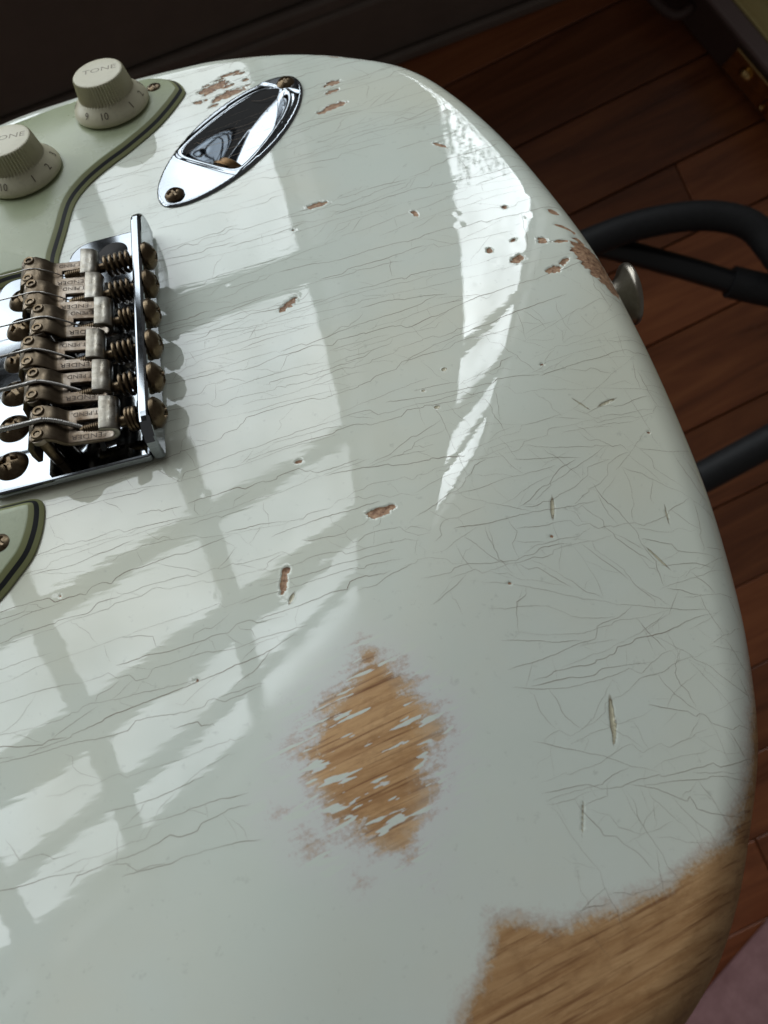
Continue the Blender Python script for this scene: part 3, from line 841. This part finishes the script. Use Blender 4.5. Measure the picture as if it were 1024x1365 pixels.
word_me = font_mesh('FENDER', 1.95 * MM); word_me.materials.append(M['stamp'])
pat_me = font_mesh('PAT.PEND.', 1.75 * MM); pat_me.materials.append(M['stamp'])
for mm_, k_ in ((word_me, 1.12), (pat_me, .98)):
    for q in mm_.vertices: q.co.x *= k_
hexcup = None
def build_saddle(i):
    x0, y0, dz = Xs[i], Ys[i], Zs[i]
    prof = [(-2.7, 5.2 + dz), (-2.9, 7.6 + dz), (-2.6, 9.6 + dz), (-1.8, 10.9 + dz), (-.6, 11.45 + dz), (1.0, 11.2 + dz), (2.4, 10.2 + dz), (3.5, 8.7 + dz), (4.6, 7.9 + dz), (5.6, 7.6 + dz), (6.6, 7.45 + dz), (11.6, 6.6 + dz * .6), (13.0, 6.4 + dz * .5),
            (14.4, 6.4 + dz * .5), (15.6, 6.8 + dz * .5), (16.5, 7.6 + dz * .5), (16.9, 8.7 + dz * .5), (16.7, 9.7 + dz * .5), (16.0, 10.5 + dz * .5), (14.9, 11.0 + dz * .5), (13.0, 11.5 + dz * .5)]
    ys = [-4.85, -1.45, 1.45, 4.85]; v, f = [], []
    for px, pz in prof:
        for yy in ys: v.append((x0 + px, y0 + yy, pz))
    for a in range(len(prof) - 1):
        for b in range(3):
            if b == 1 and 10 <= a <= 10: continue
            f.append((a * 4 + b, (a + 1) * 4 + b, (a + 1) * 4 + b + 1, a * 4 + b + 1))
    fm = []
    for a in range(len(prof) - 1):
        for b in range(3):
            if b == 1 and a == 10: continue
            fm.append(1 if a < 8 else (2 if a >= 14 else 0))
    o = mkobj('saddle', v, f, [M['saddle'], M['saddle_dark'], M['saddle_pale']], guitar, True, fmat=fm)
    s = o.modifiers.new('thickness', 'SOLIDIFY'); s.thickness = 1.25 * MM; s.offset = 1
    s.use_even_offset = True
    bevel(o, .22 * MM, 2, 50)
    # set screws
    for sy in (3.35, -3.35):
        vv, ff = [], []
        pr = [(0.62, 10.6), (.72, 12.0), (.78, 12.95), (1.22, 13.05), (1.38, 12.8), (1.38, 3.0 - dz)]
        vv, ff = lathe(pr, 18, True, False)
        c = mkobj('set_screw', vv, ff, M['bronze'], o, True, sharp=40); c.location = Vector((x0 - .3, y0 + sy, dz)) * MM
        vv, ff = lathe([(1.55, 12.35), (2.05, 12.4), (2.1, 12.15), (2.1, 11.2)], 18, False, False)
        r = mkobj('screw_collar', vv, ff, M['saddle'], o, True, sharp=40); r.location = Vector((x0 - .3, y0 + sy, dz - .25)) * MM
    # stamped words, read from the treble side
    sl = math.atan2(.85 + dz * .4, 5.0)
    right = Vector((-math.cos(sl), 0, math.sin(sl))); nrm = Vector((math.sin(sl), 0, math.cos(sl))); up = nrm.cross(right)
    R3 = Matrix((right, up, nrm)).transposed()
    for me, yy in ((pat_me, 3.35), (word_me, -3.4)):
        px = 9.3; base = 7.45 + dz + (6.6 + dz * .6 - 7.45 - dz) * (px - 6.6) / 5.0
        p = Vector((x0 + px, y0 + yy, base)) + nrm * 1.29
        inst('stamped_lettering', me, o, tuple(p), R3)
    # intonation screw: shaft, head and spring
    zi = 7.7; xt = x0 + 18.0
    vv, ff = [], []
    tube(vv, ff, [(x0 + 7.5, 0, 0), (37.0, 0, 0)], 1.25, 12)
    sh = mkobj('intonation_screw', vv, ff, M['bronze'], guitar, True, sharp=40); sh.location = Vector((0, 26.9 - 10.9 * i, zi)) * MM
    inst('screw_head', screw_int, sh, (38.05, 0, 0), RY @ Matrix.Rotation(math.radians((10, 70, 35, 50, 20, 80)[i]), 3, 'Z'))
    th, ft = [], []                                     # thread ridges
    L = 5.6; turns = 11
    tube(th, ft, [(x0 + 8.2 + L * t / 132, 1.32 * math.cos(2 * math.pi * turns * t / 132), 1.32 * math.sin(2 * math.pi * turns * t / 132)) for t in range(133)], .17, 5)
    mkobj('thread', th, ft, M['bronze'], sh, True)
    a, b = xt + .45, 33.8; turns = max(3, round((b - a) / 1.45)); N = turns * 20
    vv, ff = [], []
    tube(vv, ff, [(a + (b - a) * t / N, 2.45 * math.cos(2 * math.pi * turns * t / N), 2.45 * math.sin(2 * math.pi * turns * t / N)) for t in range(N + 1)], .50, 8)
    sp = mkobj('spring', vv, ff, M['bronze'], guitar, True); sp.location = Vector((0, 26.9 - 10.9 * i, zi)) * MM
    return o
for i in range(6): build_saddle(i)

# ---- strings
gauge = [.13, .17, .22, .33, .45, .58]
for i in range(6):
    r = gauge[i]; x0, y0, dz = Xs[i], Ys[i], Zs[i]
    top = 12.7 + dz + r
    nut_y = 17.5 - 7 * i
    path = [(-636, nut_y, top + 1.0), (-300, nut_y + (y0 - nut_y) * .52, top + .6), (-40, y0 + (nut_y - y0) * .07, top + .12), (x0 - 3, y0, top - .05), (x0 - 1.2, y0, top + .02), (x0 + .4, y0, top - .08), (x0 + 2.0, y0, top - .55), (x0 + 4.0, y0 - .1, top - 1.9), (x0 + 6.5, y0 - .3, top - 4.0), (x0 + 8.6, y0 - .5, top - 6.2), (x0 + 9.6, y0 - .5, 3.2)]
    cp = catmull([np.array(p) for p in path], 1.5, False)
    v, f = [], []
    tube(v, f, [tuple(p) for p in cp], r * (.86 if i > 2 else 1), 8)
    s = mkobj('string', v, f, M['steel'], guitar, True)
    if i > 2:                                             # windings on the wound strings, where they can be seen
        seg = [np.array(p) for p in path[2:]]
        cs = catmull(seg, .06 if i > 3 else .06, False)
        d = np.r_[0, np.cumsum(np.linalg.norm(np.diff(cs, axis=0), axis=1))]
        pitch = r * .62; step = pitch / 7
        ss = np.arange(0, d[-1], step)
        c3 = np.c_[[np.interp(ss, d, cs[:, k]) for k in range(3)]].T
        vv, ff = [], []
        hp = []
        for k in range(len(ss)):
            t = c3[min(k + 1, len(ss) - 1)] - c3[max(k - 1, 0)]; t /= np.linalg.norm(t) + 1e-9
            e1 = np.array([0, 1, 0.]); e1 = e1 - e1 @ t * t; e1 /= np.linalg.norm(e1); e2 = np.cross(t, e1)
            a = 2 * math.pi * ss[k] / pitch
            hp.append(c3[k] + (e1 * math.cos(a) + e2 * math.sin(a)) * r * .9)
        tube(vv, ff, hp, r * .27, 4)
        mkobj('winding', vv, ff, M['steel'], s, True)

# ---- strap button in the tail edge
vv, ff = lathe([(3.4, -4), (3.4, .8), (4.0, 2.2), (5.4, 4.2), (7.6, 5.6), (8.3, 6.2), (8.5, 6.9), (8.3, 7.5), (7.4, 7.9), (6.0, 7.7), (3.5, 7.4), (2.2, 7.4), (2.0, 6.6)], 48)
sb = mkobj('strap_button', vv, ff, M['button'], guitar, True, sharp=40)
m = RY.to_4x4(); m.translation = Vector((153.8, -1.5, -20.5)) * MM; sb.matrix_local = m

# ---- neck and pickups, beyond the frame
for x, w, a in ((-58, 0, 10), (-98, 0, 0), (-140, 0, 0)):
    v, f = [], []; box(v, f, -9, 9, -34, 34, 2.45, 8.5); o = mkobj('pickup_cover', v, f, M['knob'], guitar, False); bevel(o, 7 * MM, 6, 60); o.location = (x * MM, 0, 0); o.rotation_euler = (0, 0, math.radians(-a))
v, f = [], []
nv = [(-170, 28), (-636, 21)]
for x, h in nv:
    v += [(x, -h, -4), (x, h, -4), (x, h, 9), (x, -h, 9), (x, 0, -16)]
f = [(0, 1, 6, 5), (1, 2, 7, 6)][:0] + [(3, 8, 7, 2), (2, 7, 6, 1), (1, 6, 9, 4), (4, 9, 5, 0), (0, 5, 8, 3), (0, 3, 2, 1, 4), (5, 9, 6, 7, 8)]
mkobj('neck', v, f, M['maple'], guitar, False)

# ------------------------------------------------------------------ stand under the guitar
stand = empty('guitar_stand', (.10, -.05, 0))
tag(stand, 'black tubular guitar stand with foam padded arms below the guitar', 'guitar stand')
def rod(name, pts, r, m, parent=stand, n=20, sm=.008):
    cp = catmull([np.array(p, float) for p in pts], sm, False) if len(pts) > 2 else np.array(pts, float)
    v, f = [], []; tube(v, f, [tuple(p) for p in cp], r, n)
    o = mkobj(name, v, f, m, parent, True, 1.0, sharp=50)
    o.matrix_parent_inverse = Matrix.Translation(-Vector(stand.location)) if parent is stand else Matrix.Identity(4)
    return o
rod('padded_arm', [(.235, -.010, .251), (.284, -.042, .252), (.328, -.071, .252), (.363, -.103, .253), (.386, -.133, .253), (.396, -.161, .255), (.392, -.185, .256), (.380, -.225, .257)], .0138, M['foam'])
rod('cross_tube', [(.29, -.03, .222), (.310, -.061, .222), (.339, -.135, .225), (.359, -.192, .228), (.378, -.236, .230)], .0112, M['tube'])
rod('foam_sleeve', [(.356, -.184, .2275), (.362, -.199, .228), (.378, -.236, .230), (.392, -.270, .231)], .0155, M['foam'])
rod('padded_arm', [(.120, -.233, .267), (.152, -.250, .267), (.186, -.267, .267), (.253, -.299, .267), (.300, -.322, .267)], .0150, M['foam'])
rod('lower_tube', [(.10, -.223, .267), (.05, -.12, .262), (.12, -.02, .255), (.235, -.010, .251)], .0112, M['tube'])
rod('post', [(.06, -.06, .12), (.045, -.075, .772)], .0125, M['tube'])
rod('brace', [(.06, -.06, .255), (.052, -.115, .262)], .010, M['tube'])
for a, b in (((.06, -.06, .20), (-.16, -.02, .011)), ((.06, -.06, .20), (.06, .16, .011)), ((.06, -.06, .20), (.02, -.26, .011))): rod('leg', [a, b], .011, M['tube'])

# ------------------------------------------------------------------ open case on the floor
case = empty('guitar_case', (.650, -.108, 0)); CA = math.atan2(.979, .203)       # local x along its near side, -y away from the guitar
case.rotation_euler = (0, 0, CA)
tag(case, 'open brown guitar case with brass latch and yellow plush lining on the floor', 'guitar case')
def cb(name, x0, x1, y0, y1, z0, z1, m, bw=.004, parent=None, seg=3):
    v, f = [], []; box(v, f, x0, x1, y0, y1, z0, z1); o = mkobj(name, v, f, m, parent or case, False, 1.0)
    if bw: bevel(o, bw, seg)
    return o
X0, X1, YB = -.62, .62, -.42
cb('side_panel', X0, X1, -.014, 0, .004, .062, M['tolex'])
cb('side_panel', X0, X1, YB, YB + .014, .004, .062, M['tolex'])
cb('end_panel', X0, X0 + .014, YB + .0145, -.0145, .004, .062, M['tolex'])
cb('end_panel', X1 - .014, X1, YB + .0145, -.0145, .004, .062, M['tolex'])
cb('case_bottom', X0 + .0145, X1 - .0145, YB + .0145, -.0145, .002, .014, M['tolex'])
cb('rim', X0, X1, -.018, .0015, .0625, .071, M['binding'], .003)
cb('rim', X0, X1, YB - .0015, YB + .018, .0625, .071, M['binding'], .003)
cb('rim', X0, X0 + .018, YB + .0185, -.0185, .0625, .071, M['binding'], .003)
cb('rim', X1 - .018, X1, YB + .0185, -.0185, .0625, .071, M['binding'], .003)
cb('piping', X0, X1, -.0225, -.0185, .060, .0725, M['lining'], .0018)
cb('plush_lining', X0 + .015, X1 - .015, YB + .015, -.06, .0145, .030, M['lining'], .006)
cb('plush_wall', X0 + .015, X1 - .015, -.0595, -.0235, .0145, .058, M['lining'], .012, None, 5)
lt = cb('latch', -.052, .040, .0003, .0030, .012, .056, M['brass'], .001)
cb('latch_edge', -.052, .040, .0032, .0052, .0535, .0575, M['brass'], .0008, lt)
v, f = lathe([(.0095, 0), (.0095, .003), (.0078, .0055), (.004, .0072), (.001, .0076)], 24); o = mkobj('latch_button', v, f, M['brass'], lt, True, 1.0, sharp=50)
o.location = (.012, .0031, .036); o.rotation_euler = (math.radians(-90), 0, 0)
cb('keyhole', -.0285, -.0265, .0031, .0035, .024, .038, M['dark'], 0, lt)
v, f = lathe([(.0032, 0), (.0032, .0015), (.0015, .003)], 16); o = mkobj('latch_rivet', v, f, M['brass'], lt, True, 1.0, sharp=50); o.location = (-.030, .0031, .020); o.rotation_euler = (math.radians(-90), 0, 0)
v, f = [], []; tube(v, f, [tuple(p) for p in catmull([np.array(q) for q in ((.115, .001, .040), (.117, .016, .037), (.13, .024, .034), (.165, .026, .032), (.20, .024, .034), (.213, .016, .037), (.215, .001, .040))], .004, False)], .006, 12)
mkobj('carry_handle', v, f, M['tolex'], case, True, 1.0)

# ------------------------------------------------------------------ cushion on the floor
def cushion():
    v, f = [], []; n, m_ = 56, 40; lx, ly, h = .36, .22, .075
    for j in range(m_ + 1):
        for i in range(n + 1):
            a, b = -1 + 2 * i / n, -1 + 2 * j / m_
            e = max(0, 1 - abs(a) ** 5) ** .45 * max(0, 1 - abs(b) ** 5) ** .45
            zz = .006 + h * e + .006 * noise.noise(Vector((a * 3, b * 3, 1)))* e + .004 * noise.noise(Vector((a * 9, b * 5, 4))) * e
            v.append((a * lx, b * ly, zz))
    for j in range(m_):
        for i in range(n):
            k_ = j * (n + 1) + i; f.append((k_, k_ + 1, k_ + n + 2, k_ + n + 1))
    per = [i for i in range(n + 1)] + [j * (n + 1) + n for j in range(1, m_ + 1)] + [m_ * (n + 1) + i for i in range(n - 1, -1, -1)] + [j * (n + 1) for j in range(m_ - 1, 0, -1)]
    b0 = len(v)
    for k_ in per: v.append((v[k_][0], v[k_][1], .001))
    for q in range(len(per)):
        q2 = (q + 1) % len(per); f.append((per[q2], per[q], b0 + q, b0 + q2))
    f.append(tuple(b0 + q for q in reversed(range(len(per)))))
    o = mkobj('floor_cushion', v, f, M['pink'], None, True, 1.0)
    o.location = (-.16, -1.005, 0); o.rotation_euler = (0, 0, math.radians(-4))
    tag(o, 'dusty pink cloth cushion lying on the floor boards', 'cushion')
cushion()
